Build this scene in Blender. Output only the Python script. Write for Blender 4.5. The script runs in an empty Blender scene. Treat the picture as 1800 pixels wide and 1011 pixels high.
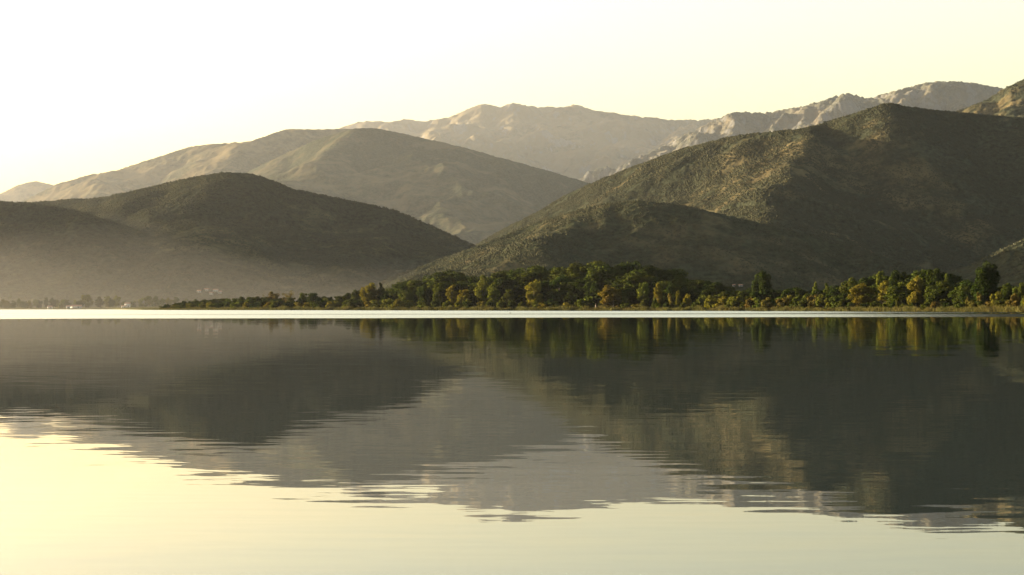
import bpy, bmesh, math, random
import numpy as np
R = math.radians
rng = np.random.default_rng(7)
rnd = random.Random(11)

# ------------------------------------------------------------------ basics
F = 3500.0           # focal length in photo pixels (photo is 1800 px wide)
HORIZON = 541.5      # photo row of the true horizon
CAM_H = 1.5          # eye height above the water, metres

def world(px, py, D):
    """point at distance D seen at photo pixel px, py"""
    return ((px - 900.0) / F * D, D, CAM_H + (HORIZON - py) / F * D)

scene = bpy.context.scene
root_col = scene.collection

def link(o):
    root_col.objects.link(o)
    return o

def tag(o, label=None, cat=None, group=None, kind=None):
    if label: o['label'] = label
    if cat: o['category'] = cat
    if group: o['group'] = group
    if kind: o['kind'] = kind
    return o

def mesh_np(name, verts, faces, smooth=True):
    """verts (n,3) float, faces (m,k) int with constant k"""
    me = bpy.data.meshes.new(name)
    verts = np.asarray(verts, np.float32); faces = np.asarray(faces, np.int32)
    k = faces.shape[1]
    me.vertices.add(len(verts)); me.vertices.foreach_set('co', verts.ravel())
    me.loops.add(faces.size); me.loops.foreach_set('vertex_index', faces.ravel())
    me.polygons.add(len(faces))
    me.polygons.foreach_set('loop_start', np.arange(0, faces.size, k, dtype=np.int32))
    me.polygons.foreach_set('loop_total', np.full(len(faces), k, np.int32))
    if smooth: me.polygons.foreach_set('use_smooth', np.ones(len(faces), bool))
    me.update(calc_edges=True); me.validate()
    return me

def obj(name, me, mat=None, parent=None):
    o = bpy.data.objects.new(name, me)
    if mat: me.materials.append(mat)
    link(o)
    if parent: o.parent = parent
    return o

# ------------------------------------------------------------------ noise
_perm = rng.permutation(4096)
_grad = rng.uniform(0, 2 * np.pi, 4096)
_gx, _gy = np.cos(_grad), np.sin(_grad)
def gnoise(x, y, seed=0):
    x = np.asarray(x, float) + seed * 17.31; y = np.asarray(y, float) - seed * 9.77
    xi = np.floor(x).astype(int); yi = np.floor(y).astype(int)
    xf = x - xi; yf = y - yi
    u = xf * xf * xf * (xf * (xf * 6 - 15) + 10); v = yf * yf * yf * (yf * (yf * 6 - 15) + 10)
    def g(ix, iy, dx, dy):
        h = _perm[(_perm[ix & 4095] + iy) & 4095]
        return _gx[h] * dx + _gy[h] * dy
    a = g(xi, yi, xf, yf); b = g(xi + 1, yi, xf - 1, yf)
    c = g(xi, yi + 1, xf, yf - 1); d = g(xi + 1, yi + 1, xf - 1, yf - 1)
    return (a * (1 - u) + b * u) * (1 - v) + (c * (1 - u) + d * u) * v
def fbm(x, y, octv=4, seed=0, gain=.5):
    s = 0; a = 1.0
    for i in range(octv):
        s = s + a * gnoise(x * 2 ** i, y * 2 ** i, seed + i * 3); a *= gain
    return s
def ridged(x, y, octv=4, seed=0, gain=.5):
    s = 0; a = 1.0
    for i in range(octv):
        s = s + a * (1 - 2.2 * np.abs(gnoise(x * 2 ** i, y * 2 ** i, seed + i * 5))); a *= gain
    return s

# ------------------------------------------------------------------ materials
def new_mat(name):
    m = bpy.data.materials.new(name); m.use_nodes = True
    nt = m.node_tree; nt.nodes.clear()
    return m, nt
class NT:
    def __init__(s, nt): s.nt = nt
    def n(s, t, **kw):
        nd = s.nt.nodes.new(t)
        for k, v in kw.items():
            if k.startswith('i_'):
                key = k[2:]
                key = int(key) if key.isdigit() else key.replace('_', ' ')
                nd.inputs[key].default_value = v
            else: setattr(nd, k, v)
        return nd
    def l(s, a, b): s.nt.links.new(a, b)
    def noise(s, vec, scale, detail=4, rough=.55):
        nd = s.n('ShaderNodeTexNoise'); nd.inputs['Scale'].default_value = scale
        nd.inputs['Detail'].default_value = detail; nd.inputs['Roughness'].default_value = rough
        s.l(vec, nd.inputs['Vector']); return nd
    def ramp(s, fac, stops):
        nd = s.n('ShaderNodeValToRGB'); cr = nd.color_ramp
        while len(cr.elements) > len(stops): cr.elements.remove(cr.elements[-1])
        while len(cr.elements) < len(stops): cr.elements.new(.5)
        for e, (p, c) in zip(cr.elements, stops):
            e.position = p; e.color = (*c, 1) if len(c) == 3 else c
        s.l(fac, nd.inputs[0]); return nd
    def mix(s, f, a, b):
        nd = s.n('ShaderNodeMix', data_type='RGBA')
        for v, i in ((f, 0), (a, 6), (b, 7)):
            if isinstance(v, (float, int)): nd.inputs[i].default_value = v
            elif isinstance(v, tuple): nd.inputs[i].default_value = (*v, 1)
            else: s.l(v, nd.inputs[i])
        return nd.outputs[2]
    def math(s, op, a, b=0.0, clamp=False):
        nd = s.n('ShaderNodeMath', operation=op); nd.use_clamp = clamp
        for v, i in ((a, 0), (b, 1)):
            if isinstance(v, (float, int)): nd.inputs[i].default_value = v
            else: s.l(v, nd.inputs[i])
        return nd.outputs[0]

def hill_material(name, green, dry, rock, rock_amt, dry_amt, scale=1.0, bump=3.0):
    m, nt = new_mat(name); N = NT(nt)
    geo = N.n('ShaderNodeNewGeometry'); pos = geo.outputs['Position']
    big = N.noise(pos, .0032 * scale, 6, .6); mid = N.noise(pos, .02 * scale, 6, .62); fine = N.noise(pos, .12 * scale, 4, .6)
    g2 = N.mix(N.ramp(fine.outputs[0], [(.35, (0, 0, 0)), (.65, (1, 1, 1))]).outputs[0], tuple(c * .55 for c in green), tuple(c * 1.35 for c in green))
    f1 = N.math('ADD', big.outputs[0], N.math('MULTIPLY', mid.outputs[0], .6))
    dr = N.ramp(f1, [(.80 - dry_amt * .25, (0, 0, 0)), (.95 - dry_amt * .25, (1, 1, 1))])
    c1 = N.mix(dr.outputs[0], g2, dry)
    rn = N.noise(pos, .011 * scale, 8, .7)
    rm = N.n('ShaderNodeMapping'); rm.inputs['Scale'].default_value = (1, .6, .35); rm.inputs['Location'].default_value = (311, 77, 5); N.l(pos, rm.inputs[0]); N.l(rm.outputs[0], rn.inputs['Vector'])
    sep = N.n('ShaderNodeSeparateXYZ'); N.l(geo.outputs['Normal'], sep.inputs[0])
    steep = N.math('SUBTRACT', 1.0, sep.outputs[2])
    rf = N.math('ADD', rn.outputs[0], N.math('MULTIPLY', steep, .35))
    rr = N.ramp(rf, [(.80 - rock_amt * .35, (0, 0, 0)), (.86 - rock_amt * .35, (1, 1, 1))])
    rockc = N.mix(fine.outputs[0], tuple(c * .6 for c in rock), tuple(c * 1.3 for c in rock))
    c2 = N.mix(rr.outputs[0], c1, rockc)
    bs = N.n('ShaderNodeBsdfDiffuse'); bs.inputs['Roughness'].default_value = .9
    N.l(c2, bs.inputs['Color'])
    bp = N.n('ShaderNodeBump'); bp.inputs['Strength'].default_value = 1; bp.inputs['Distance'].default_value = bump
    N.l(N.math('ADD', fine.outputs[0], mid.outputs[0]), bp.inputs['Height']); N.l(bp.outputs[0], bs.inputs['Normal'])
    out = N.n('ShaderNodeOutputMaterial'); N.l(bs.outputs[0], out.inputs[0])
    return m

def simple_mat(name, col, rough=.9, var=.25, scale=2.0):
    m, nt = new_mat(name); N = NT(nt)
    tc = N.n('ShaderNodeTexCoord'); nz = N.noise(tc.outputs['Object'], scale, 4)
    c = N.mix(nz.outputs[0], tuple(x * (1 - var) for x in col), tuple(min(1, x * (1 + var)) for x in col))
    b = N.n('ShaderNodeBsdfPrincipled'); b.inputs['Roughness'].default_value = rough
    N.l(c, b.inputs['Base Color'])
    out = N.n('ShaderNodeOutputMaterial'); N.l(b.outputs[0], out.inputs[0])
    return m

def leaf_material(name, use_obj_color=True, col=(.06, .07, .02), transl=.2):
    m, nt = new_mat(name); N = NT(nt)
    geo = N.n('ShaderNodeNewGeometry')
    oi = N.n('ShaderNodeObjectInfo')
    nz = N.noise(geo.outputs['Position'], .55, 3, .6)
    nz2 = N.noise(geo.outputs['Position'], .09, 2, .5)
    if use_obj_color: base = oi.outputs['Color']
    else:
        rgb = N.n('ShaderNodeRGB'); rgb.outputs[0].default_value = (*col, 1); base = rgb.outputs[0]
    hs = N.n('ShaderNodeHueSaturation')
    N.l(base, hs.inputs['Color'])
    N.l(N.math('ADD', .455, N.math('MULTIPLY', nz2.outputs[0], .09)), hs.inputs['Hue'])
    N.l(N.math('ADD', .45, N.math('MULTIPLY', nz.outputs[0], 1.1)), hs.inputs['Value'])
    d = N.n('ShaderNodeBsdfDiffuse'); t = N.n('ShaderNodeBsdfTranslucent')
    N.l(hs.outputs[0], d.inputs[0]); N.l(hs.outputs[0], t.inputs[0])
    mx = N.n('ShaderNodeMixShader'); mx.inputs[0].default_value = transl
    N.l(d.outputs[0], mx.inputs[1]); N.l(t.outputs[0], mx.inputs[2])
    out = N.n('ShaderNodeOutputMaterial'); N.l(mx.outputs[0], out.inputs[0])
    return m

M_leaf = leaf_material('leaves')
M_bush = leaf_material('scrub_leaves', False, (.033, .033, .019), .1)
M_bark = simple_mat('bark', (.09, .07, .05), scale=6)
M_reed = leaf_material('reed_blades', False, (.050, .046, .014), .2)

# ------------------------------------------------------------------ terrain
def seg_ridge(h, X, Y, pts, slope, rnd_top, foot):
    """raise heightfield h to the ridge polyline pts (world xyz)"""
    for (a, b) in zip(pts[:-1], pts[1:]):
        ax, ay, az = a; bx, by, bz = b
        dx, dy = bx - ax, by - ay; L2 = dx * dx + dy * dy
        t = np.clip(((X - ax) * dx + (Y - ay) * dy) / L2, 0, 1)
        d = np.hypot(X - (ax + t * dx), Y - (ay + t * dy))
        z = az + t * (bz - az)
        hh = z - slope * (np.sqrt(d * d + rnd_top * rnd_top) - rnd_top)
        np.maximum(h, hh, out=h)
    return h

def smooth_line(pts, n=6):
    """Catmull-Rom through pixel/distance control points"""
    P = np.array(pts, float); out = []
    Q = np.vstack([2 * P[0] - P[1], P, 2 * P[-1] - P[-2]])
    for i in range(1, len(Q) - 2):
        for k in range(n):
            t = k / n
            p0, p1, p2, p3 = Q[i - 1:i + 3]
            out.append(.5 * ((2 * p1) + (-p0 + p2) * t + (2 * p0 - 5 * p1 + 4 * p2 - p3) * t * t + (-p0 + 3 * p1 - 3 * p2 + p3) * t ** 3))
    out.append(P[-1]); return np.array(out)

def make_hill(name, label, mat, x0, x1, y0, y1, dx, dy, ridges, slope=.5, top=60, ero=40, ero_scale=500, warp=60,
              rough=4, rough_scale=30, seed=0, crestline=None, smooth=25, far=1.0):
    # far: stretches a whole range to its real distance, plan and height alike
    x0, x1, y0, y1, dx, dy = (v * far for v in (x0, x1, y0, y1, dx, dy))
    top *= far; ero *= far; ero_scale *= far; warp *= far; rough *= far; rough_scale *= far; smooth *= far
    xs = np.arange(x0, x1 + dx, dx); ys = np.arange(y0, y1 + dy, dy)
    X, Y = np.meshgrid(xs, ys, indexing='ij')
    q = 420 * far; wx = fbm(X / q, Y / q, 3, seed + 40) * warp; wy = fbm(X / q, Y / q, 3, seed + 60) * warp
    XW, YW = X + wx, Y + wy
    hs = []
    first = None
    for r in ridges:
        pts = smooth_line([(p[0], p[1], p[2] * far) for p in r[0]])
        sl = r[1] if len(r) > 1 else slope
        tp = r[2] * far if len(r) > 2 else top
        w = [world(*p) for p in pts]
        h = np.full(X.shape, -1e4)
        seg_ridge(h, XW, YW, w, sl, tp, 0)
        hs.append(h)
    H = hs[0]
    for h in hs[1:]:            # smooth maximum
        k = smooth
        e = np.clip(.5 + .5 * (h - H) / k, 0, 1)
        H = H * (1 - e) + h * e + k * e * (1 - e)
    crest = hs[0].copy()
    # gullies cut deeper below the crest
    e = ridged(XW / ero_scale, YW / ero_scale, 5, seed + 5, .5)
    below = np.clip((np.max(H) - H) / (np.max(H) + 1), 0, 1)
    H = H + ero * (e - .75) * (.25 + .9 * np.sqrt(below))
    # foot flares into the plain
    s = 28.0
    H = np.where(H > 160, H, s * np.log1p(np.exp(np.clip(H / s, -30, 30))) - .2 * s)
    H = np.where(H > 160, H, H)
    # fit the skyline to the one traced, smoothly, by raising or lowering whole slopes
    if crestline is not None:
        ang = X / Y; el = (H - CAM_H) / Y
        cp = np.array(crestline, float)
        ca = (cp[:, 0] - 900) / F; ce = (HORIZON - cp[:, 1]) / F
        a0, a1 = ca[0], ca[-1]; nb = 260
        bi = ((ang - a0) / (a1 - a0) * nb).astype(int)
        ok = (bi >= 0) & (bi < nb)
        mx = np.full(nb, -1.0); np.maximum.at(mx, bi[ok], el[ok])
        centers = a0 + (np.arange(nb) + .5) / nb * (a1 - a0)
        tgt = np.interp(centers, ca, ce)
        good = (mx > .002)
        ratio = np.ones(nb); ratio[good] = tgt[good] / mx[good]
        ratio = np.clip(ratio, .6, 1.6)
        kr = np.exp(-np.linspace(-2, 2, 7) ** 2); kr /= kr.sum()
        ratio = np.convolve(np.pad(ratio, 3, 'edge'), kr, 'valid')
        H = H * np.interp(ang, centers, ratio)
    H = H + rough * ridged(X / rough_scale, Y / rough_scale, 3, seed + 9) * np.clip(H / 40, 0, 1)
    nx, ny = X.shape
    V = np.stack([X.ravel(), Y.ravel(), H.ravel()], 1)
    idx = np.arange(nx * ny).reshape(nx, ny)
    Fq = np.stack([idx[:-1, :-1], idx[1:, :-1], idx[1:, 1:], idx[:-1, 1:]], -1).reshape(-1, 4)
    keep = (H.ravel()[Fq] > -3).any(1)
    Fq = Fq[keep]
    used = np.zeros(len(V), bool); used[Fq.ravel()] = True
    remap = np.cumsum(used) - 1
    me = mesh_np(name, V[used], remap[Fq])
    o = obj(name, me, mat)
    tag(o, label, None, None, 'structure')
    return o, xs, ys, H

def sampler(xs, ys, H):
    def f(x, y):
        i = np.clip((x - xs[0]) / (xs[1] - xs[0]), 0, len(xs) - 1.001); j = np.clip((y - ys[0]) / (ys[1] - ys[0]), 0, len(ys) - 1.001)
        i0 = i.astype(int); j0 = j.astype(int); u = i - i0; v = j - j0
        return (H[i0, j0] * (1 - u) + H[i0 + 1, j0] * u) * (1 - v) + (H[i0, j0 + 1] * (1 - u) + H[i0 + 1, j0 + 1] * u) * v
    return f

GREEN = (.026, .028, .017); DRY = (.17, .13, .062); ROCK = (.30, .265, .22)
MA = hill_material('wooded_slope', (.030, .033, .020), (.092, .074, .038), ROCK, .03, -.02)
MB = hill_material('scrub_slope', (.027, .030, .017), (.075, .062, .034), ROCK, .06, .0)
MC = hill_material('dim_wooded_slope', GREEN, (.07, .062, .032), ROCK, 0, -.1)
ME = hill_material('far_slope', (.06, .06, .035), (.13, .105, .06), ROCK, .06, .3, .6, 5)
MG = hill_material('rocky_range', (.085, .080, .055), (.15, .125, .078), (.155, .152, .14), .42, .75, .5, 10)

# big hill on the right
A_crest = [(800, 452, 8300), (880, 406, 7950), (940, 376, 7700), (1000, 341, 7450), (1060, 315, 7200), (1130, 288, 6900), (1200, 262, 6650), (1290, 241, 6400),
           (1410, 228, 6150), (1480, 208, 6300), (1560, 183, 6150), (1640, 196, 6200), (1740, 205, 6150), (1850, 214, 6100), (2100, 240, 6000)]
hA = make_hill('hill', 'big wooded hill filling the right of the view, sunlit on its left flank', MA,
    -420, 2100, 3900, 9200, 4.2, 6.0,
    [(A_crest, .66, 40),
     ([(1425, 232, 6100), (1412, 262, 5850), (1396, 293, 5600), (1380, 322, 5350), (1362, 350, 5100), (1345, 385, 4800), (1330, 430, 4500)], .56, 25),
     ], ero=24, ero_scale=380, warp=60, rough=2.5, rough_scale=26, seed=1, far=0.58, crestline=[(p[0], p[1]) for p in A_crest])
B_crest = [(600, 512, 5300), (640, 500, 5150), (690, 487, 5000), (780, 455, 4750), (850, 431, 4550), (950, 390, 4300), (1050, 363, 4050), (1120, 355, 3950), (1200, 363, 3900),
           (1300, 386, 3900), (1400, 410, 3900), (1500, 438, 3850), (1600, 468, 3800), (1700, 500, 3750)]
hB = make_hill('hill', 'low rounded hill in front of the big one, behind the central grove', MB,
    -620, 900, 2300, 6500, 3.0, 4.2,
    [(B_crest, .52, 40),
     ([(1050, 363, 4050), (985, 405, 3750), (915, 455, 3400), (840, 505, 3000)], .46, 25)],
    ero=20, ero_scale=260, warp=40, rough=2.2, rough_scale=20, seed=2, far=0.62, crestline=[(p[0], p[1]) for p in B_crest[1:-1]])
C_crest = [(-340, 430, 7200), (-120, 372, 6700), (0, 357, 6400), (60, 358, 6250), (120, 353, 6100), (180, 349, 5950), (260, 332, 5700), (340, 313, 5400), (400, 304, 5200), (450, 309, 5200), (520, 335, 5200),
           (600, 352, 5200), (690, 370, 5200), (760, 399, 5200), (830, 431, 5200), (900, 468, 5150), (960, 505, 5100)]
hC = make_hill('hill', 'dark wooded hill on the left with a rounded top', MC,
    -2400, 150, 3600, 7600, 4.6, 5.4,
    [(C_crest, .56, 45),
     ([(400, 306, 5200), (370, 345, 4950), (345, 395, 4600), (330, 450, 4250)], .46, 35),
     ([(690, 372, 5200), (640, 430, 4800), (600, 490, 4300)], .32, 80),
     ([(260, 334, 5250), (220, 380, 4900), (190, 430, 4500)], .46, 35)],
    ero=26, ero_scale=340, warp=50, rough=2.5, rough_scale=24, seed=3, far=0.70, crestline=[(p[0], p[1]) for p in C_crest])
D_crest = [(-330, 490, 4500), (-200, 415, 4400), (-70, 363, 4300), (0, 357, 4300), (60, 361, 4250), (130, 371, 4200), (210, 395, 4150), (300, 430, 4050), (400, 475, 3950), (480, 512, 3850)]  # added ridge, shaped to the edge of a cast shadow on the left hill
hD = make_hill('hill', 'added lower shoulder standing in for a cast shadow on the left hill, sinking into mist', MC,
    -1900, -300, 3100, 5100, 4.0, 4.4, [(D_crest, .50, 60)],
    ero=20, ero_scale=300, warp=40, rough=2.2, rough_scale=22, seed=4, far=0.75, crestline=[(p[0], p[1]) for p in D_crest[:-1]])
E_crest = [(380, 330, 9300), (430, 306, 9050), (500, 272, 8700), (560, 246, 8400), (620, 228, 8100), (660, 227, 8000), (720, 239, 7950), (800, 257, 7900), (880, 279, 7800),
           (960, 301, 7700), (1030, 322, 7600), (1120, 348, 7500), (1220, 380, 7400)]
MD = hill_material('middle_slope', (.040, .044, .027), (.080, .070, .042), ROCK, .02, .0, .6, 5)
hE = make_hill('mountain', 'hazy broad mountain in the middle with a sunlit left spur', MD,
    -1700, 800, 5900, 10800, 6, 8.0,
    [(E_crest, .60, 50), ([(640, 228, 8000), (585, 262, 7700), (540, 300, 7350), (500, 345, 6900)], .52, 45),
     ([(800, 258, 7900), (820, 330, 7200), (840, 400, 6500)], .34, 140)],
    ero=55, ero_scale=600, warp=90, rough=3.5, rough_scale=40, seed=5, far=1.6, crestline=[(p[0], p[1]) for p in E_crest[1:]])
E2_crest = [(-300, 420, 9800), (-100, 392, 9800), (20, 364, 9700), (60, 345, 9700), (100, 325, 9700), (160, 308, 9700), (200, 302, 9700), (260, 283, 9600), (300, 270, 9600), (340, 258, 9600), (400, 253, 9500),
            (440, 250, 9500), (475, 238, 9500), (500, 229, 9500), (560, 229, 9500), (620, 228, 9500), (700, 240, 9500), (800, 262, 9500)]
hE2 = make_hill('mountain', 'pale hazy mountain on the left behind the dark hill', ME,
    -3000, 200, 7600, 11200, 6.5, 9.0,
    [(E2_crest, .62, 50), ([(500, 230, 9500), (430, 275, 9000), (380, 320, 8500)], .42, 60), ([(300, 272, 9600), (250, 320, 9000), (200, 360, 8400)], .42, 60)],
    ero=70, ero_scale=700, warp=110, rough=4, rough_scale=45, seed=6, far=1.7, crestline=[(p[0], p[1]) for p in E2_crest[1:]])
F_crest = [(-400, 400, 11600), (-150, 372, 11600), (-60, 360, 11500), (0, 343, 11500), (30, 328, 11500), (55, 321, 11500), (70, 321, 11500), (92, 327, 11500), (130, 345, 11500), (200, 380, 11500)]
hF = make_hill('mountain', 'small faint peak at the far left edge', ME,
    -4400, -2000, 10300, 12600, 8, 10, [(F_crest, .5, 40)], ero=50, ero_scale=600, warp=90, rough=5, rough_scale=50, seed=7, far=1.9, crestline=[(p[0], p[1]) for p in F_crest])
G_crest = [(480, 262, 14200), (560, 238, 14000), (600, 226, 13800), (640, 215, 13500), (690, 217, 13300), (710, 211, 13100), (740, 216, 13500), (790, 208, 13600), (825, 193, 13200), (850, 184, 12850), (875, 191, 13200),
           (900, 183, 12800), (940, 190, 13000), (990, 191, 13300), (1012, 185, 12900), (1040, 196, 13000), (1100, 204, 13000), (1180, 213, 13200), (1240, 213, 13200), (1300, 206, 12700), (1400, 215, 12400), (1500, 240, 12300)]
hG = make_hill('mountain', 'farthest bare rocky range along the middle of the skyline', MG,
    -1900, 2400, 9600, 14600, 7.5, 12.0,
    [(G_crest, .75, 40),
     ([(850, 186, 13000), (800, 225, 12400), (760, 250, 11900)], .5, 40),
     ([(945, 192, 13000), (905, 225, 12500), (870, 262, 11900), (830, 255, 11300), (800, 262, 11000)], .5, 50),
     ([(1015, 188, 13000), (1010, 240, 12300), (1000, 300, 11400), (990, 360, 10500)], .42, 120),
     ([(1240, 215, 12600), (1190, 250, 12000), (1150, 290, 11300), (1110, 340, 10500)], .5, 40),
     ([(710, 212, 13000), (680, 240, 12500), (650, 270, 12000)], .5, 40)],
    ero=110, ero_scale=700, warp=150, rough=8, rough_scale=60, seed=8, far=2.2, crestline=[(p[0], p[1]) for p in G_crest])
G2_crest = [(1080, 300, 11400), (1160, 262, 11200), (1220, 232, 10900), (1290, 200, 10500), (1340, 202, 10900), (1400, 193, 10900), (1450, 180, 10600), (1488, 167, 10200), (1525, 177, 10800), (1560, 167, 10700),
            (1600, 156, 10500), (1640, 147, 10300), (1690, 147, 10300), (1750, 157, 10500), (1850, 175, 10600), (2000, 190, 10600)]
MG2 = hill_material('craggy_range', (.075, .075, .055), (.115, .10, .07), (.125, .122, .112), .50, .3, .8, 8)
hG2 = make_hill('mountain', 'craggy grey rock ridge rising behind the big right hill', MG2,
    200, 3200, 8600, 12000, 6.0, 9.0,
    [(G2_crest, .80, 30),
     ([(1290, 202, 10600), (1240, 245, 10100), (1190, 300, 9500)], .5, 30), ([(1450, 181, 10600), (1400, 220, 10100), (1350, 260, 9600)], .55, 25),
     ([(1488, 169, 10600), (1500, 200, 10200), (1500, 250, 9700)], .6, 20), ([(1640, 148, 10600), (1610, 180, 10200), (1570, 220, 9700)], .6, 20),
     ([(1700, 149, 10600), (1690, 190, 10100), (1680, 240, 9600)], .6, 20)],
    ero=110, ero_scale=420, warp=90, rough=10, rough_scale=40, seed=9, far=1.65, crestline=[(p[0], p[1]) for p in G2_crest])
H_crest = [(1560, 240, 7800), (1630, 215, 7800), (1690, 196, 7700), (1735, 178, 7700), (1760, 160, 7600), (1800, 142, 7600), (1860, 120, 7500), (1950, 95, 7500), (2100, 80, 7500)]
hH = make_hill('mountain', 'rocky shoulder rising out of the frame at the top right corner', MA,
    1400, 2900, 6300, 8800, 4.6, 7,
    [(H_crest, .55, 30), ([(1762, 160, 7600), (1735, 190, 7300), (1700, 215, 7000)], .5, 30), ([(1860, 122, 7500), (1830, 170, 7100), (1790, 210, 6700)], .5, 30)],
    ero=60, ero_scale=420, warp=70, rough=5, rough_scale=30, seed=10, far=0.75, crestline=[(p[0], p[1]) for p in H_crest])
I_crest = [(1700, 470, 4300), (1740, 450, 4050), (1765, 438, 3900), (1800, 424, 3750), (1870, 395, 3600), (1980, 350, 3600), (2100, 320, 3600)]
hI = make_hill('hill', 'small sunlit spur at the right edge behind the tall dark tree', MB,
    780, 1500, 3000, 5000, 3, 4, [(I_crest, .45, 25)], ero=20, ero_scale=240, warp=35, rough=2, rough_scale=20, seed=11, far=0.66, crestline=[(p[0], p[1]) for p in I_crest])

# ------------------------------------------------------------------ scrub and woodland on the hills (uncountable)
def blob_proto():
    v = np.array([(1, 0, 0), (0, 1, 0), (-1, 0, 0), (0, -1, 0), (0, 0, 1), (0, 0, -1), (.6, .6, .55), (-.6, .6, .55), (-.6, -.6, .55), (.6, -.6, .55)], float)
    f = np.array([(4, 0, 6), (4, 6, 1), (4, 1, 7), (4, 7, 2), (4, 2, 8), (4, 8, 3), (4, 3, 9), (4, 9, 0), (0, 1, 6), (1, 2, 7), (2, 3, 8), (3, 0, 9)])
    return v, f
def scatter_wood(name, label, hill, n, smin, smax, gap, seed, band=None):
    o, xs, ys, H = hill; f = sampler(xs, ys, H); r = np.random.default_rng(seed)
    x = r.uniform(xs[2], xs[-3], n * 3); y = r.uniform(ys[2], ys[-3], n * 3); z = f(x, y)
    px = 900 + x / y * F
    dens = fbm(x / 60, y / 60, 4, seed)
    slope_y = f(x, y + 6) - f(x, y - 6)
    ok = (z > 6) & (px > -60) & (px < 1860) & (dens > gap) & (slope_y > -3)
    x, y, z = x[ok][:n], y[ok][:n], z[ok][:n]
    k = len(x); v, fc = blob_proto()
    s = r.uniform(smin, smax, k) * (1 + .3 * fbm(x / 200, y / 200, 2, seed + 3))
    sc = np.stack([s * r.uniform(.8, 1.25, k), s * r.uniform(.8, 1.25, k), s * r.uniform(.7, 1.3, k)], 1)
    V = v[None] * sc[:, None] * r.uniform(.72, 1.2, (k, len(v), 1)) + np.stack([x, y, z + s * .35], 1)[:, None]
    FF = fc[None] + (np.arange(k) * len(v))[:, None, None]
    oo = obj(name, mesh_np(name, V.reshape(-1, 3), FF.reshape(-1, 3), True), M_bush)
    tag(oo, label, 'woodland', None, 'stuff'); return oo
scatter_wood('scrub', 'scrub and small trees dotted over the low hill behind the grove', hB, 75000, .55, 1.45, -.24, 21)
scatter_wood('scrub', 'woodland covering the big hill on the right', hA, 170000, .8, 1.9, -.26, 22)
scatter_wood('scrub', 'woodland covering the dark hill on the left', hC, 90000, .9, 2.0, -.28, 23)
scatter_wood('scrub', 'woodland on the added shadow shoulder low at the left', hD, 36000, .9, 1.9, -.28, 24)
scatter_wood('scrub', 'scrub on the rocky shoulder in the top right corner', hH, 18000, 1.2, 2.6, -.1, 25)
scatter_wood('scrub', 'scrub on the small sunlit spur at the right edge', hI, 10000, .7, 1.6, -.15, 26)

# ------------------------------------------------------------------ shoreline, ground and water
SH = np.array([(-900, 2700), (-300, 2350), (0, 2200), (200, 2150), (222, 1850), (245, 1640), (300, 1500), (450, 1370), (700, 1260), (1000, 1150), (1340, 1010), (1500, 930), (1735, 800), (1800, 765), (2100, 660), (2700, 520), (5000, 380)], float)
SHX = (SH[:, 0] - 900) / F * SH[:, 1]; SHY = SH[:, 1]
def shore_y(px): return np.interp(px, SH[:, 0], SH[:, 1])
def shore_wig(px): return shore_y(px) + 6 * gnoise(np.asarray(px) / 23.0, np.asarray(px) * 0, 77) + 12 * gnoise(np.asarray(px) / 90.0, np.asarray(px) * 0, 78)
def ground_material():
    m, nt = new_mat('meadow'); N = NT(nt)
    geo = N.n('ShaderNodeNewGeometry'); a = N.noise(geo.outputs[0], .006, 6, .6); b = N.noise(geo.outputs[0], .15, 5, .65)
    c = N.ramp(a.outputs[0], [(.35, (.03, .033, .013)), (.5, (.05, .045, .02)), (.65, (.07, .058, .027))])
    c2 = N.mix(N.math('MULTIPLY', b.outputs[0], .6), c.outputs[0], (.05, .05, .022))
    d = N.n('ShaderNodeBsdfDiffuse'); N.l(c2, d.inputs[0]); out = N.n('ShaderNodeOutputMaterial'); N.l(d.outputs[0], out.inputs[0]); return m
# fan of strips: land from the shoreline back beyond the hills, lake bed in front
pxs = np.concatenate([np.linspace(-5200, -950, 12), np.linspace(-900, 2700, 900), np.linspace(2800, 7000, 12)])
sy = shore_wig(pxs)
rows = [(-.0, -2500, -4, 0), ]
V = []
offs = [('abs', -300., -4.), ('abs', 150., -4.), ('rel', -12., -2.0), ('rel', 0., -.05), ('rel', 3., .25), ('rel', 30., .7), ('rel', 160., 1.2), ('rel', 700., 3.), ('abs', 4200., 7.), ('abs', 31500., 5.)]
ux = (pxs - 900) / F
for (k, v, z) in offs:
    yy = np.full_like(pxs, v) if k == 'abs' else sy + v
    if k == 'abs' and v < 400: xx = ux * sy * 1.0 * 2.2
    elif k == 'abs' and v > 4000: yy = np.maximum(yy, sy + 900); xx = ux * sy * (v / 2000. if v > 5000 else 2.0) * 2.0
    else: xx = ux * sy * (1 + max(0, v) / 1800.)
    V.append(np.stack([xx, yy, np.full_like(pxs, z)], 1))
nr = len(V); V = np.concatenate(V); n = len(pxs)
idx = np.arange(nr * n).reshape(nr, n)
Fq = np.stack([idx[:-1, :-1], idx[:-1, 1:], idx[1:, 1:], idx[1:, :-1]], -1).reshape(-1, 4)
g = obj('ground', mesh_np('ground', V, Fq), ground_material()); tag(g, 'flat meadow land between the lake and the hills', None, None, 'structure')

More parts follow.
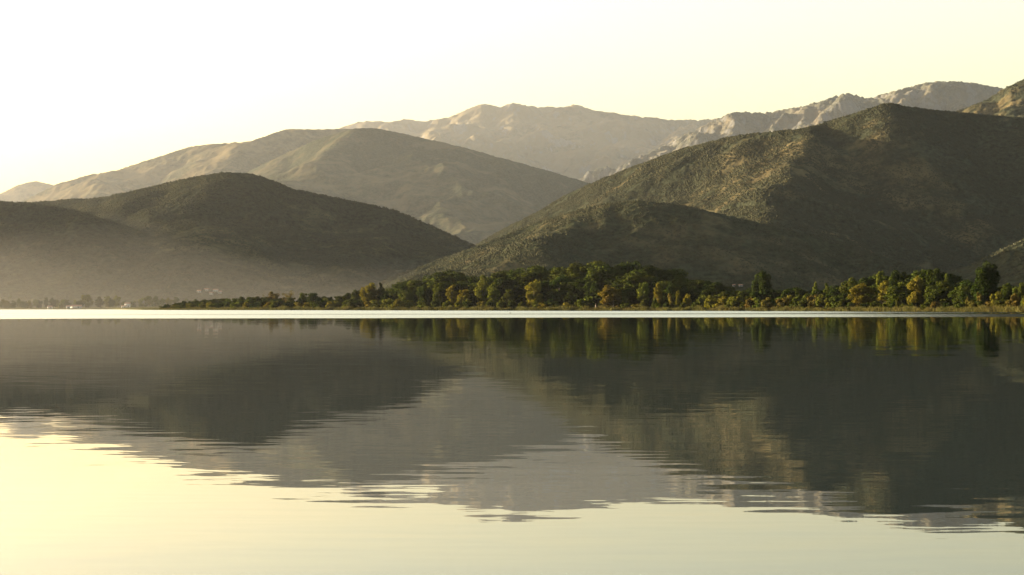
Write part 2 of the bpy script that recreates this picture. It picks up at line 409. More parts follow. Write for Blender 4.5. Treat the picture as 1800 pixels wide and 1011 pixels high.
def water_material():
    m, nt = new_mat('lake_water'); N = NT(nt)
    geo = N.n('ShaderNodeNewGeometry'); pos = geo.outputs['Position']
    sep = N.n('ShaderNodeSeparateXYZ'); N.l(pos, sep.inputs[0])
    def slopes(scale, sx, sy_, detail, rough, loc):
        mp = N.n('ShaderNodeMapping'); mp.inputs['Scale'].default_value = (sx, sy_, 1); mp.inputs['Location'].default_value = loc
        N.l(pos, mp.inputs[0]); nz = N.noise(mp.outputs[0], scale, detail, rough)
        s = N.n('ShaderNodeVectorMath', operation='SUBTRACT'); N.l(nz.outputs['Color'], s.inputs[0]); s.inputs[1].default_value = (.5, .5, .5)
        return s.outputs[0]
    def vscale(v, k):
        s = N.n('ShaderNodeVectorMath', operation='SCALE'); N.l(v, s.inputs[0])
        if isinstance(k, (float, int)): s.inputs[3].default_value = k
        else: N.l(k, s.inputs[3])
        return s.outputs[0]
    def vadd(a, b):
        s = N.n('ShaderNodeVectorMath', operation='ADD'); N.l(a, s.inputs[0]); N.l(b, s.inputs[1]); return s.outputs[0]
    # patchy strength of the ripples
    pm = N.n('ShaderNodeMapping'); pm.inputs['Scale'].default_value = (.35, 1, 1); N.l(pos, pm.inputs[0])
    patch = N.noise(pm.outputs[0], .09, 3, .5)
    pat = N.ramp(patch.outputs[0], [(.32, (.35, .35, .35)), (.62, (1.0, 1.0, 1.0))]).outputs[0]
    w1 = vscale(slopes(1.0, 1.2, 4.6, 3.0, .5, (3, 9, 0)), .022)
    w2 = vscale(slopes(1.0, .14, .38, 1.0, .4, (13, 2, 0)), .006)
    w3 = vscale(slopes(1.0, 3.0, 8.0, 1.0, .5, (1, 5, 0)), .004)
    calm = vscale(vadd(vadd(w1, w2), w3), pat)
    # wind-ruffled zone far out: from about 250 m to the shore with one calm lane
    wm = N.n('ShaderNodeMapping'); wm.inputs['Scale'].default_value = (.02, .02, 1); N.l(pos, wm.inputs[0])
    wig = N.noise(wm.outputs[0], 1.0, 4, .5).outputs[0]
    # edge distance varies with bearing: nearer on the left
    t = N.math('DIVIDE', sep.outputs[0], N.math('MAXIMUM', sep.outputs[1], 1.0))
    edge = N.math('ADD', N.math('MULTIPLY', t, 130.0), N.math('ADD', 300.0, N.math('MULTIPLY', N.math('SUBTRACT', wig, .5), 30.0)))
    e = N.math('SMOOTH_MIN', 1.0, N.math('DIVIDE', N.math('SUBTRACT', sep.outputs[1], edge), 16.0, True), True)
    e = N.math('DIVIDE', N.math('SUBTRACT', sep.outputs[1], edge), 16.0, True)
    # calm lane around 470-510 m
    lc = N.math('ADD', N.math('MULTIPLY', t, 160.0), 495.0)
    ld = N.math('ABSOLUTE', N.math('SUBTRACT', sep.outputs[1], lc))
    lane = N.math('DIVIDE', N.math('SUBTRACT', ld, N.math('ADD', 14.0, N.math('MULTIPLY', t, 60.0))), 14.0, True)
    rip = N.math('MULTIPLY', e, N.math('ADD', .25, N.math('MULTIPLY', lane, .75)))
    # ripples fade on the right
    fr = N.math('SUBTRACT', 1.0, N.math('MULTIPLY', N.math('DIVIDE', N.math('SUBTRACT', t, .10), .15, True), .55))
    rip = N.math('MULTIPLY', rip, fr)
    r1 = vscale(vadd(slopes(1.2, .8, 1.4, 3.0, .6, (5, 1, 0)), vscale(slopes(6.0, .8, 1.4, 2.0, .6, (2, 7, 0)), .8)), N.math('MULTIPLY', rip, .45))
    ab = N.n('ShaderNodeVectorMath', operation='ABSOLUTE'); N.l(r1, ab.inputs[0])   # only the near faces of far wavelets are seen
    ng = N.n('ShaderNodeVectorMath', operation='MULTIPLY'); N.l(ab.outputs[0], ng.inputs[0]); ng.inputs[1].default_value = (.3, -.6, 0)
    lean = N.n('ShaderNodeCombineXYZ'); N.l(N.math('MULTIPLY', rip, -.056), lean.inputs[1])
    tot = vadd(vadd(calm, ng.outputs[0]), lean.outputs[0])
    mk = N.n('ShaderNodeVectorMath', operation='MULTIPLY'); N.l(tot, mk.inputs[0]); mk.inputs[1].default_value = (.6, 1, 0)
    up = N.n('ShaderNodeVectorMath', operation='ADD'); N.l(mk.outputs[0], up.inputs[0]); up.inputs[1].default_value = (0, 0, 1)
    nrm = N.n('ShaderNodeVectorMath', operation='NORMALIZE'); N.l(up.outputs[0], nrm.inputs[0])
    b = N.n('ShaderNodeBsdfPrincipled')
    b.inputs['Base Color'].default_value = (.006, .012, .011, 1); b.inputs['IOR'].default_value = 1.333
    N.l(N.math('ADD', .012, N.math('MULTIPLY', rip, .10)), b.inputs['Roughness'])
    N.l(nrm.outputs[0], b.inputs['Normal'])
    out = N.n('ShaderNodeOutputMaterial'); N.l(b.outputs[0], out.inputs[0]); return m
Wv = [(-9000, -250, 0), (9000, -250, 0), (9000, 3200, 0), (-9000, 3200, 0)]
w = obj('water', mesh_np('water', Wv, [(0, 1, 2, 3)], False), water_material()); tag(w, 'still lake mirroring the hills, with a bright ruffled strip far out', None, None, 'structure')

# ------------------------------------------------------------------ trees
def crown_mesh(name, kind, seed):
    r = np.random.default_rng(seed)
    asp = {'oval': 1.5, 'round': 1.5, 'tall': 2.2, 'shrub': 1.0, 'sparse': 1.5, 'spreading': 1.4}[kind]
    # crown lives in a box: width 1 (x,y in -.5...5), height 0..1
    if kind == 'round':   nl, base, leaf, per = 42, .14, .030, 170
    elif kind == 'tall':  nl, base, leaf, per = 40, .08, .034, 130
    elif kind == 'oval':  nl, base, leaf, per = 60, .10, .028, 160
    elif kind == 'shrub': nl, base, leaf, per = 18, .0, .05, 110
    elif kind == 'sparse': nl, base, leaf, per = 20, .22, .022, 60
    else: nl, base, leaf, per = 44, .05, .028, 160          # 'spreading'
    C = []; 
    while len(C) < nl:
        p = r.uniform(-1, 1, 3)
        q = np.linalg.norm(p)
        if kind == 'oval': q = float((np.abs(p) ** 3).sum() ** (1 / 3))
        if q > 1 or q < .25: continue
        z = (p[2] + 1) / 2
        if kind == 'shrub': z = abs(p[2]) * .9
        w = {'oval': 1.0, 'round': 1.0, 'tall': .92 - .25 * z, 'shrub': 1.0, 'sparse': 1.0, 'spreading': 1.0 - .15 * z}[kind]
        C.append((p[0] * .36 * w, p[1] * .36 * w, base + z * (.93 - base), r.uniform(.09, .19) * (1.15 if kind == 'shrub' else 1)))
    C = np.array(C)
    zmax = (C[:, 2] + C[:, 3] * .95 / asp).max(); C[:, 2] = base * 0 + (C[:, 2]) / zmax
    P = []; Nn = []
    for cx, cy, cz, cr in C:
        d = r.normal(size=(per, 3)); d /= np.linalg.norm(d, axis=1)[:, None]
        rad = cr * r.uniform(.55, 1.08, per) ** .6 * (1 + .25 * gnoise(d[:, 0] * 2.5 + cx * 9, d[:, 2] * 2.5 + cz * 9, seed))
        p = np.array([cx, cy, cz]) + d * rad[:, None] * (1, 1, .9 / asp)
        P.append(p); Nn.append(d)
    P = np.concatenate(P); Nn = np.concatenate(Nn)
    ok = P[:, 2] > (.0 if kind == 'shrub' else .03); P, Nn = P[ok], Nn[ok]
    k = len(P)
    nn = Nn + r.normal(scale=.55, size=(k, 3)); nn /= np.linalg.norm(nn, axis=1)[:, None]
    t = np.cross(nn, r.normal(size=(k, 3))); t /= np.linalg.norm(t, axis=1)[:, None]; b = np.cross(nn, t)
    t[:, 2] /= asp; b[:, 2] /= asp
    s = leaf * r.uniform(.5, 1.25, k)[:, None]
    q = [P + t * s * 1.3, P + b * s * .8, P - t * s * 1.3, P - b * s * .8]
    Vv = np.stack(q, 1).reshape(-1, 3); Ff = np.arange(k * 4).reshape(-1, 4)
    # widen z: quads scaled by the tree's own proportions; good enough for leaf clumps
    me = mesh_np(name, Vv, Ff, False); me.materials.append(M_leaf)
    return me, C
def trunk_mesh(name, C, seed, kind):
    r = np.random.default_rng(seed); V = []; Fc = []
    def tube(pts, rads, k=6):
        b0 = len(V)
        for p, rr in zip(pts, rads):
            for j in range(k):
                a = 2 * math.pi * j / k; V.append((p[0] + rr * math.cos(a), p[1] + rr * math.sin(a), p[2]))
        for i in range(len(pts) - 1):
            for j in range(k):
                a = b0 + i * k + j; c = b0 + i * k + (j + 1) % k
                Fc.append((a, c, c + k, a + k))
    top = .8 if kind != 'shrub' else .45
    pts = [(0, 0, -.02)]; rads = [.030]
    for i in range(1, 6):
        z = top * i / 5; pts.append((pts[-1][0] + r.uniform(-.015, .015), pts[-1][1] + r.uniform(-.015, .015), z)); rads.append(.026 * (1 - .8 * i / 5))
    tube(pts, rads)
    for c in C[r.permutation(len(C))[:12 if kind == 'sparse' else 7]]:
        z0 = min(top * .85, max(.1, c[2] * .45)); s = np.interp(z0, [p[2] for p in pts], range(6)); i = int(s); f = s - i
        a = np.array(pts[i]) * (1 - f) + np.array(pts[min(i + 1, 5)]) * f; e = np.array(c[:3])
        m = a * .45 + e * .55 + np.array((0, 0, -.03)); tube([a, m, e], [.013, .008, .003], 5)
    me = mesh_np(name, V, Fc); me.materials.append(M_bark); return me
PROTO = {}
for kind, cnt in (('round', 4), ('tall', 3), ('shrub', 4), ('sparse', 2), ('spreading', 3), ('oval', 2)):
    PROTO[kind] = []
    for i in range(cnt):
        cm, C = crown_mesh('crown', kind, 100 + len(PROTO) * 10 + i)
        PROTO[kind].append((cm, trunk_mesh('trunk', C, 300 + i, kind)))

COLS = {'dark': (.014, .020, .004), 'olive': (.029, .035, .006), 'gold': (.072, .063, .008), 'brown': (.056, .045, .010), 'yellowgreen': (.052, .058, .008)}
WORDS = {'dark': 'dark green', 'olive': 'olive green', 'gold': 'golden', 'brown': 'rusty brown', 'yellowgreen': 'yellow-green'}
TREES = []
def tree(px, top, wpx, D, kind, col, zone, base_z=.4, label=None):
    """top and width in photo pixels, D metres"""
    x = (px - 900) / F * D
    ztop = CAM_H + (HORIZON - top) / F * D
    h = max(1.2, ztop - base_z); wd = wpx / F * D
    TREES.append(dict(px=px, x=x, y=D, z=base_z - .1, h=h, w=wd, kind=kind, col=col, zone=zone, label=label, top=top))

def row(pts, off, step, wf, kinds, cols, zone, jit=3.0, hmul=1.0):
    """fill a skyline envelope pts [(px, top)] with trees standing off metres behind the shore"""
    px = pts[0][0]
    while px < pts[-1][0]:
        topv = np.interp(px, [p[0] for p in pts], [p[1] for p in pts]); D = float(shore_y(px)) + off + rnd.uniform(-.25, .25) * max(off, 20)
        hp = (548 - topv)
        top = 548 - hp * hmul * rnd.uniform(.93, 1.05) + rnd.uniform(-jit, jit) * .3
        wpx = rnd.uniform(.9, 1.35) * wf * max(10, hp) ** .5 * 3.5
        tree(px, top, wpx, D, rnd.choice(kinds), rnd.choice(cols), zone)
        px += step * rnd.uniform(.75, 1.25)

# --- central grove: back skyline, middle, front
sky_c = [(690, 512), (705, 499), (730, 490), (765, 481), (790, 476), (812, 482), (840, 484), (870, 476), (900, 475), (937, 468), (955, 474), (985, 468), (1015, 462), (1060, 460), (1105, 461), (1140, 464), (1165, 470), (1185, 479), (1200, 489), (1240, 493), (1264, 496), (1275, 506)]
row(sky_c, 75, 14, 2.0, ['round', 'oval', 'spreading'], ['dark', 'olive', 'olive'], 'on the central grove skyline')
mid_c = [(700, 514), (730, 504), (770, 494), (830, 492), (880, 490), (930, 484), (1000, 482), (1060, 478), (1120, 482), (1170, 492), (1210, 503), (1260, 508)]
row(mid_c, 45, 16, 1.8, ['round', 'oval', 'spreading'], ['dark', 'dark', 'olive'], 'in the central grove middle')
# hand-placed front trees (px, top, width, metres behind shore, kind, colour, label)
FRONT = [
 (706, 500, 26, 38, 'round', 'dark', 'dark green tree at the left end of the central grove, lowest of its leading edge'),
 (716, 512, 24, 22, 'round', 'olive', 'short olive tree below the left shoulder of the central grove'),
 (745, 500, 26, 24, 'round', 'dark', 'dark rounded tree near the left of the grove behind a small round bush'),
 (771, 497, 26, 20, 'tall', 'yellowgreen', 'tall pale yellow-green tree lit by the sun, left of the golden pair in the grove'),
 (795, 500, 30, 20, 'tall', 'gold', 'golden tree left of the widest yellow tree in the grove'),
 (815, 508, 24, 16, 'round', 'gold', 'smaller golden tree tucked right of the golden one in the grove'),
 (848, 483, 34, 24, 'tall', 'yellowgreen', 'broad bright yellow-green tree, tallest of the sunlit front trees left of the grove middle'),
 (868, 495, 26, 18, 'tall', 'yellowgreen', 'yellow-green tree leaning on the right of the broad bright one'),
 (893, 508, 26, 16, 'round', 'olive', 'dusky olive tree in the hollow left of the rusty tree'),
 (938, 491, 36, 20, 'spreading', 'gold', 'rusty golden tree with ragged outline, in front of the dark heart of the grove'),
 (748, 524, 18, 8, 'shrub', 'olive', 'small round olive bush at the foot of the left grove trees'),
 (822, 524, 16, 6, 'shrub', 'yellowgreen', 'pointed yellow-green bush under the golden trees'),
 (879, 527, 14, 6, 'shrub', 'yellowgreen', 'little yellow-green bush left of the rusty golden tree'),
 (965, 523, 18, 8, 'shrub', 'dark', 'small dark bush right of the rusty golden tree'),
 (1000, 513, 22, 18, 'round', 'dark', 'round dark bush in deep shade below the grove skyline'),
 (1030, 517, 34, 10, 'shrub', 'yellowgreen', 'wide yellow-green bush at the water side left of the orange-brown tree'),
 (1072, 500, 40, 14, 'round', 'gold', 'large golden tree standing forward near the middle of the grove'),
 (1078, 516, 34, 6, 'shrub', 'brown', 'rusty brown bush under the large forward golden tree'),
 (1104, 494, 30, 26, 'round', 'olive', 'olive tree just right of the large forward golden tree'),
 (1131, 495, 26, 24, 'round', 'yellowgreen', 'yellow-green tree in front of the highest part of the grove'),
 (1156, 497, 20, 22, 'tall', 'gold', 'narrow golden tree under the right end of the high grove'),
 (1184, 496, 26, 26, 'round', 'dark', 'dark tree where the grove skyline steps down'),
 (1100, 519, 18, 10, 'shrub', 'olive', 'slim olive bush right of the rusty brown bush'),
 (1133, 524, 18, 8, 'shrub', 'olive', 'rounded olive bush in front of the dark gap of the grove'),
 (1151, 520, 11, 8, 'shrub', 'olive', 'thin upright olive bush right of the rounded one'),
 (1180, 514, 13, 12, 'shrub', 'brown', 'small pointed rusty bush, left of a twin pair'),
 (1192, 510, 11, 14, 'tall', 'gold', 'slim golden sapling in the right part of the grove'),
 (1208, 513, 18, 12, 'shrub', 'gold', 'pale golden cone-shaped bush at the right part of the grove'),
 (1233, 516, 22, 14, 'shrub', 'olive', 'low olive bush in front of the dark end of the grove'),
 (1250, 518, 26, 10, 'shrub', 'gold', 'low golden bush at the end of the grove by the reeds'),
 (1270, 512, 30, 18, 'round', 'olive', 'domed olive tree marking the right end of the grove'),
 (1340, 475, 36, 30, 'oval', 'dark', 'tall dark solitary tree rising above the low thicket right of centre'),
 (1338, 498, 42, 26, 'shrub', 'dark', 'dark spreading undergrowth round the foot of the solitary tree'),
 # left low belt
 (627, 508, 18, 40, 'round', 'olive', 'dusky olive tree left of the golden-brown tree near the grove'),
 (651, 496, 34, 26, 'round', 'gold', 'golden-brown round tree standing just left of the central grove'),
 (669, 496, 14, 34, 'tall', 'dark', 'thin dark tree pressed against the right of the golden-brown tree'),
 (677, 506, 16, 30, 'round', 'dark', 'shorter dark tree right of the thin one, before the gap to the grove'),
 (612, 514, 20, 44, 'round', 'dark', 'low dark tree second to the left of the golden-brown one'),
 (575, 522, 20, 30, 'shrub', 'yellowgreen', 'light green bush right of the domed tree on the left spit'),
 (553, 514, 30, 40, 'round', 'dark', 'domed dark tree on the left spit'),
 (534, 514, 20, 44, 'round', 'olive', 'olive tree touching the left of the domed dark one'),
 (508, 509, 26, 44, 'sparse', 'brown', 'thin-leaved reddish tree on the left spit with trunks showing'),
 (481, 512, 22, 44, 'round', 'brown', 'brown-green round tree left of the thin-leaved reddish one'),
 (465, 517, 9, 46, 'sparse', 'brown', 'spindly brown sapling right of the pole'),
 (440, 521, 22, 40, 'round', 'olive', 'grey-olive tree just left of the pole'),
 # right wood
 (1433, 495, 14, 36, 'tall', 'yellowgreen', 'slim yellow-green sapling poking up left of the right wood'),
 (1453, 497, 13, 36, 'tall', 'yellowgreen', 'second slim sapling, right beside the first left of the right wood'),
 (1496, 487, 44, 40, 'round', 'olive', 'rounded olive tree on the left shoulder of the right wood'),
 (1513, 497, 46, 16, 'spreading', 'gold', 'glowing golden willow-like tree, brightest of the right wood'),
 (1547, 476, 26, 30, 'tall', 'yellowgreen', 'tall yellow-green tree right behind the glowing golden one'),
 (1556, 492, 30, 14, 'tall', 'gold', 'golden-brown tree right of the glowing one, reaching the reeds'),
 (1581, 474, 34, 36, 'round', 'dark', 'dark round-topped tree at the middle of the right wood'),
 (1612, 484, 36, 16, 'spreading', 'gold', 'ragged golden tree with leaning clumps before the deep shade of the right wood'),
 (1618, 472, 32, 42, 'round', 'olive', 'olive tree behind the ragged golden one, near the top of the right wood'),
 (1644, 470, 36, 42, 'round', 'dark', 'highest dark crown of the right wood, left of the two thin-topped trees'),
 (1665, 480, 22, 46, 'tall', 'olive', 'narrow olive top on the falling right side of the right wood'),
 (1660, 500, 60, 30, 'round', 'dark', 'wide black-green tree filling the shaded middle of the right wood'),
 (1580, 520, 14, 8, 'shrub', 'olive', 'small olive bush at the foot of the golden-brown tree in the right wood'),
 (1735, 458, 46, 30, 'oval', 'dark', 'tallest dark tree at the right, crown well clear of its neighbours'),
 (1728, 478, 40, 32, 'spreading', 'dark', 'lower dark tree merging with the base of the tallest right tree'),
 (1705, 492, 34, 40, 'round', 'dark', 'dark tree left of the tallest right tree'),
 (1722, 512, 14, 12, 'shrub', 'brown', 'small rusty bush in front of the tallest right tree'),
 (1702, 520, 13, 10, 'shrub', 'brown', 'tiny rusty bush left of the other small rusty one under the tallest tree'),
 (1752, 508, 26, 12, 'shrub', 'gold', 'golden feathery bush right of the foot of the tallest tree'),
 (1771, 497, 26, 20, 'tall', 'olive', 'feathery olive tree right of the tallest dark tree'),
 (1795, 495, 28, 22, 'round', 'olive', 'olive tree cut by the right edge of the view'),
 (1783, 514, 24, 10, 'shrub', 'brown', 'brown-gold bush near the right edge by the reeds'),
 (1806, 510, 24, 9, 'shrub', 'gold', 'golden bush cut off by the right edge of the view'),
]
for f in FRONT:
    tree(f[0], f[1], f[2], float(shore_y(f[0])) + f[3], f[4], f[5], None, label=f[6])
# low thicket right of grove
row([(1268, 510), (1300, 508), (1330, 502), (1370, 506), (1400, 505), (1430, 510), (1480, 505)], 34, 13, 1.35, ['round', 'shrub'], ['dark', 'dark', 'olive'], 'behind the thicket by the solitary tree')
row([(1262, 520), (1300, 517), (1350, 520), (1400, 517), (1420, 514), (1470, 518), (1490, 520)], 14, 12, 1.3, ['shrub'], ['gold', 'yellowgreen', 'olive', 'brown'], 'before the thicket by the solitary tree')
# right wood filler
row([(1465, 506), (1490, 492), (1530, 484), (1560, 480), (1600, 476), (1640, 474), (1680, 486), (1710, 500), (1740, 500), (1780, 500), (1860, 500)], 62, 15, 1.9, ['round', 'oval', 'spreading'], ['dark', 'dark', 'olive'], 'at the back of the right wood')
row([(1470, 512), (1540, 500), (1600, 496), (1640, 492), (1690, 498), (1720, 510), (1760, 506), (1840, 508)], 34, 18, 1.8, ['round', 'oval'], ['dark', 'dark', 'olive'], 'in the shaded middle of the right wood')
row([(1478, 530), (1560, 530), (1640, 530), (1700, 528), (1760, 524), (1830, 522)], 8, 19, 1.2, ['shrub'], ['olive', 'dark', 'brown'], 'along the reeds before the right wood')
# left belt filler
row([(285, 537), (300, 533), (330, 528), (345, 525), (375, 524), (402, 522), (430, 521), (470, 522), (520, 522), (560, 520), (600, 519), (640, 517), (690, 516)], 46, 13, 1.25, ['round', 'shrub', 'shrub'], ['olive', 'dark', 'olive'], 'in the left spit back row')
row([(292, 537), (330, 532), (360, 530), (420, 529), (500, 529), (560, 528), (640, 526), (700, 524)], 20, 11, 1.15, ['shrub'], ['yellowgreen', 'olive', 'gold', 'dark'], 'in the left spit front row')
row([(700, 526), (760, 526), (840, 528), (900, 529), (980, 529), (1040, 531), (1120, 531), (1180, 530), (1262, 526)], 10, 20, 1.15, ['shrub'], ['olive', 'yellowgreen', 'dark', 'gold'], 'at the foot of the central grove')
# far misty shore trees
FAR = [(6, 526, 18), (14, 527, 14), (24, 528, 14), (33, 524, 8), (42, 529, 16), (52, 527, 12), (63, 526, 14), (70, 525, 11), (81, 522, 9), (92, 523, 14), (99, 526, 10), (108, 525, 12), (118, 526, 14), (132, 525, 10), (140, 527, 14), (153, 517, 24),
       (175, 521, 18), (188, 520, 14), (196, 524, 12), (206, 519, 16), (218, 529, 10), (234, 527, 12), (248, 521, 12), (260, 519, 16), (274, 519, 15), (286, 524, 12), (296, 523, 14), (310, 522, 16), (328, 524, 14), (344, 525, 16)]
for px, tp, wd in FAR:
    tree(px, tp, wd, 2330 + rnd.uniform(0, 60), rnd.choice(['round', 'tall', 'shrub']), rnd.choice(['olive', 'dark', 'yellowgreen']), 'on the far misty shore')
for px in range(2, 420, 17):
    tree(px + rnd.uniform(-5, 5), 521 + rnd.uniform(-3, 3), rnd.uniform(9, 16), 2760 + rnd.uniform(0, 200), rnd.choice(['round', 'shrub']), 'olive', 'in the faint line behind the misty shore', base_z=2.5)

ORD = ['', 'first', 'second', 'third', 'fourth', 'fifth', 'sixth', 'seventh', 'eighth', 'ninth', 'tenth', 'eleventh', 'twelfth', 'thirteenth', 'fourteenth', 'fifteenth', 'sixteenth', 'seventeenth', 'eighteenth', 'nineteenth', 'twentieth']
TENS = {20: 'twenty', 30: 'thirty', 40: 'forty', 50: 'fifty', 60: 'sixty'}
def ordinal(i):
    if i <= 20: return ORD[i]
    t = i // 10 * 10; u = i % 10
    return (TENS[t] + '-' + ORD[u]) if u else TENS[t][:-1] + 'ieth'
SHAPE = {'oval': 'oval-crowned', 'round': 'round-crowned', 'tall': 'narrow', 'shrub': 'bushy', 'sparse': 'thin-leaved', 'spreading': 'spreading'}
zones = {}
for t in TREES:
    if t['zone']: zones.setdefault(t['zone'], []).append(t)
for z, ts in zones.items():
    ts.sort(key=lambda t: t['px'])
    for i, t in enumerate(ts):
        noun = 'shrub' if t['kind'] == 'shrub' else 'tree'
        t['label'] = f"{SHAPE[t['kind']]} {WORDS[t['col']]} {noun}, {ordinal(i + 1)} from left {z}"
def place_tree(t):
    noun = 'shrub' if t['kind'] == 'shrub' else 'tree'
    e = bpy.data.objects.new(noun, None); link(e)
    e.location = (t['x'], t['y'], t['z']); e.rotation_euler = (0, 0, rnd.uniform(0, 6.28)); e.empty_display_size = .5
    wv = t['w'] * 1.12
    sx = wv * rnd.uniform(.92, 1.08)
    e.scale = (sx, sx, t['h'])
    cm, tm = rnd.choice(PROTO[t['kind']])
    c = bpy.data.objects.new('crown', cm); link(c); c.parent = e
    base = COLS[t['col']]; k = rnd.uniform(.82, 1.2); c.color = (min(1, base[0] * k * rnd.uniform(.92, 1.1)), base[1] * k, base[2] * k, 1)
    tr = bpy.data.objects.new('trunk', tm); link(tr); tr.parent = e
    tag(e, t['label'], noun, 'bushes along the shore' if noun == 'shrub' else 'trees along the shore')
for t in TREES: place_tree(t)
print('TREES', len(TREES))

# ------------------------------------------------------------------ reeds (uncountable)
def reeds():
    r = np.random.default_rng(5); n = 110000
    px = r.uniform(250, 1860, n); off = r.uniform(-7, 12, n)
    y = shore_wig(px) + off; x = (px - 900) / F * shore_wig(px) * (1 + np.maximum(0, off) / 1800)
    dens = gnoise(px / 14., off / 6., 3) + .6 * gnoise(px / 45., off / 9., 4)
    h = r.uniform(1.5, 3.0, n) * (1 + .5 * gnoise(px / 40., off * 0, 9)) * np.clip(.6 + dens * .9, .25, 1.3) * np.interp(px, [250, 300, 450, 1000, 1800], [.35, .8, 1.1, 1.1, .95])
    w_ = r.uniform(.10, .22, n); a = r.uniform(0, np.pi, n); lx = r.normal(scale=.18, size=n) * h; ly = r.normal(scale=.18, size=n) * h
    z0 = np.where(off < 0, -.2, .05)
    V = np.stack([np.stack([x - w_ * np.cos(a), y - w_ * np.sin(a), z0], 1), np.stack([x + w_ * np.cos(a), y + w_ * np.sin(a), z0], 1), np.stack([x + lx, y + ly, h], 1)], 1).reshape(-1, 3)
    o = obj('reeds', mesh_np('reeds', V, np.arange(n * 3).reshape(-1, 3), False), M_reed)
    tag(o, 'band of reeds and grass at the water edge in front of the trees', 'reeds', None, 'stuff')
reeds()

# ------------------------------------------------------------------ small houses in the mist, stakes and pole
M_wallw = simple_mat('white_render', (.36, .34, .30), scale=.6, var=.1)
M_roof = simple_mat('red_tiles', (.2, .10, .06), scale=1.5)
M_dark = simple_mat('dark_window', (.03, .03, .035), .3)
M_wood = simple_mat('grey_wood', (.07, .055, .04), scale=5)
def box_np(cx, cy, z0, sx, sy_, sz):
    v = [(cx + a * sx / 2, cy + b * sy_ / 2, z0 + c * sz) for c in (0, 1) for a, b in ((-1, -1), (1, -1), (1, 1), (-1, 1))]
    f = [(3, 2, 1, 0), (4, 5, 6, 7), (0, 1, 5, 4), (1, 2, 6, 5), (2, 3, 7, 6), (3, 0, 4, 7)]
    return v, f
def join_boxes(bs):
    V = []; Fc = []
    for b in bs:
        v, f = box_np(*b); k = len(V); V += v; Fc += [tuple(i + k for i in q) for q in f]
    return V, Fc
def house(px, py, D, wd, dp, ht, label, rz=0.0, ground=2.0, roofmat=None, bare=False):
    x, y, z = world(px, py, D)
    e = bpy.data.objects.new('house', None); link(e); e.location = (x, y, ground); e.rotation_euler = (0, 0, rz)
    V, Fc = join_boxes([(0, 0, 0, wd, dp, ht)]); obj('wall', mesh_np('wall', V, Fc, False), M_wallw, e)
    r = ht; rh = wd * .0 + dp * .3; ov = .4
    V = [(-wd / 2 - ov, -dp / 2 - ov, r + .01), (wd / 2 + ov, -dp / 2 - ov, r + .01), (wd / 2 + ov, dp / 2 + ov, r + .01), (-wd / 2 - ov, dp / 2 + ov, r + .01), (-wd / 2 - ov, 0, r + rh), (wd / 2 + ov, 0, r + rh)]
    me = bpy.data.meshes.new('roof'); me.from_pydata(V, [], [(0, 1, 5, 4), (2, 3, 4, 5), (0, 4, 3), (1, 2, 5), (3, 2, 1, 0)]); me.update()
    obj('roof', me, roofmat or M_roof, e)
    for s in (-1, 1):
        V, Fc = join_boxes([(s * wd * .25, -dp / 2 - .03, ht * .35, 1.2, .1, 1.3)]); obj('window', mesh_np('window', V, Fc, False), M_dark, e)
    tag(e, label, 'house', 'small houses in the mist'); return e
house(120, 539, 2262, 4, 4, 2.4, 'small bright white cabin at the far shore, beside the red-roofed shed', ground=.9)
house(134, 538, 2275, 12, 6, 2.4, 'long low shed with reddish roof on the far left shore', ground=.9)
house(88, 539, 2265, 5, 4, 2.0, 'low pale cabin at the far shore, leftmost of the waterside houses', ground=.9)
house(218, 540, 2268, 5, 4, 2.6, 'white cabin at the far shore nearest the tip of the spit', ground=.9)
house(224, 537, 2300, 6, 5, 5.4, 'tall narrow pale house right behind the tip of the spit', ground=.9)
def ray_hit(hill, px, py):
    """distance at which the hillside is met on the line of sight through a photo pixel"""
    f = sampler(hill[1], hill[2], hill[3]); D = np.arange(hill[2][2], hill[2][-3], 2.0)
    z = f((px - 900) / F * D, D); ray = CAM_H + (HORIZON - py) / F * D
    k = int(np.argmax(z > ray)); return float(D[k]), float(z[k])
VILL = [(350, 515, 5, 'leftmost'), (363, 512, 6, 'second from left'), (371, 518, 5, 'third from left'), (379, 513, 7, 'second from right'), (386, 516, 5, 'rightmost'), (421, 517, 5, 'detached right-hand')]
for px, py, wd, wrd in VILL:
    D, z = ray_hit(hC if px > 340 else hD, px, py)
    house(px, py, D, wd, 5, 3, f'{wrd} white house of the misty hamlet beyond the left spit', ground=z - .6, rz=rnd.uniform(-.5, .5))
for px, py, wd, lb in ((1290, 503.5, 2.4, 'small pale house seen left of the solitary tree, the narrower one'), (1302, 504.5, 4, 'small pale house seen left of the solitary tree, the wider one')):
    D, z = ray_hit(hB, px, py)
    house(px, py, D, wd, 3, 1.8, lb, ground=z - .5, rz=.2)

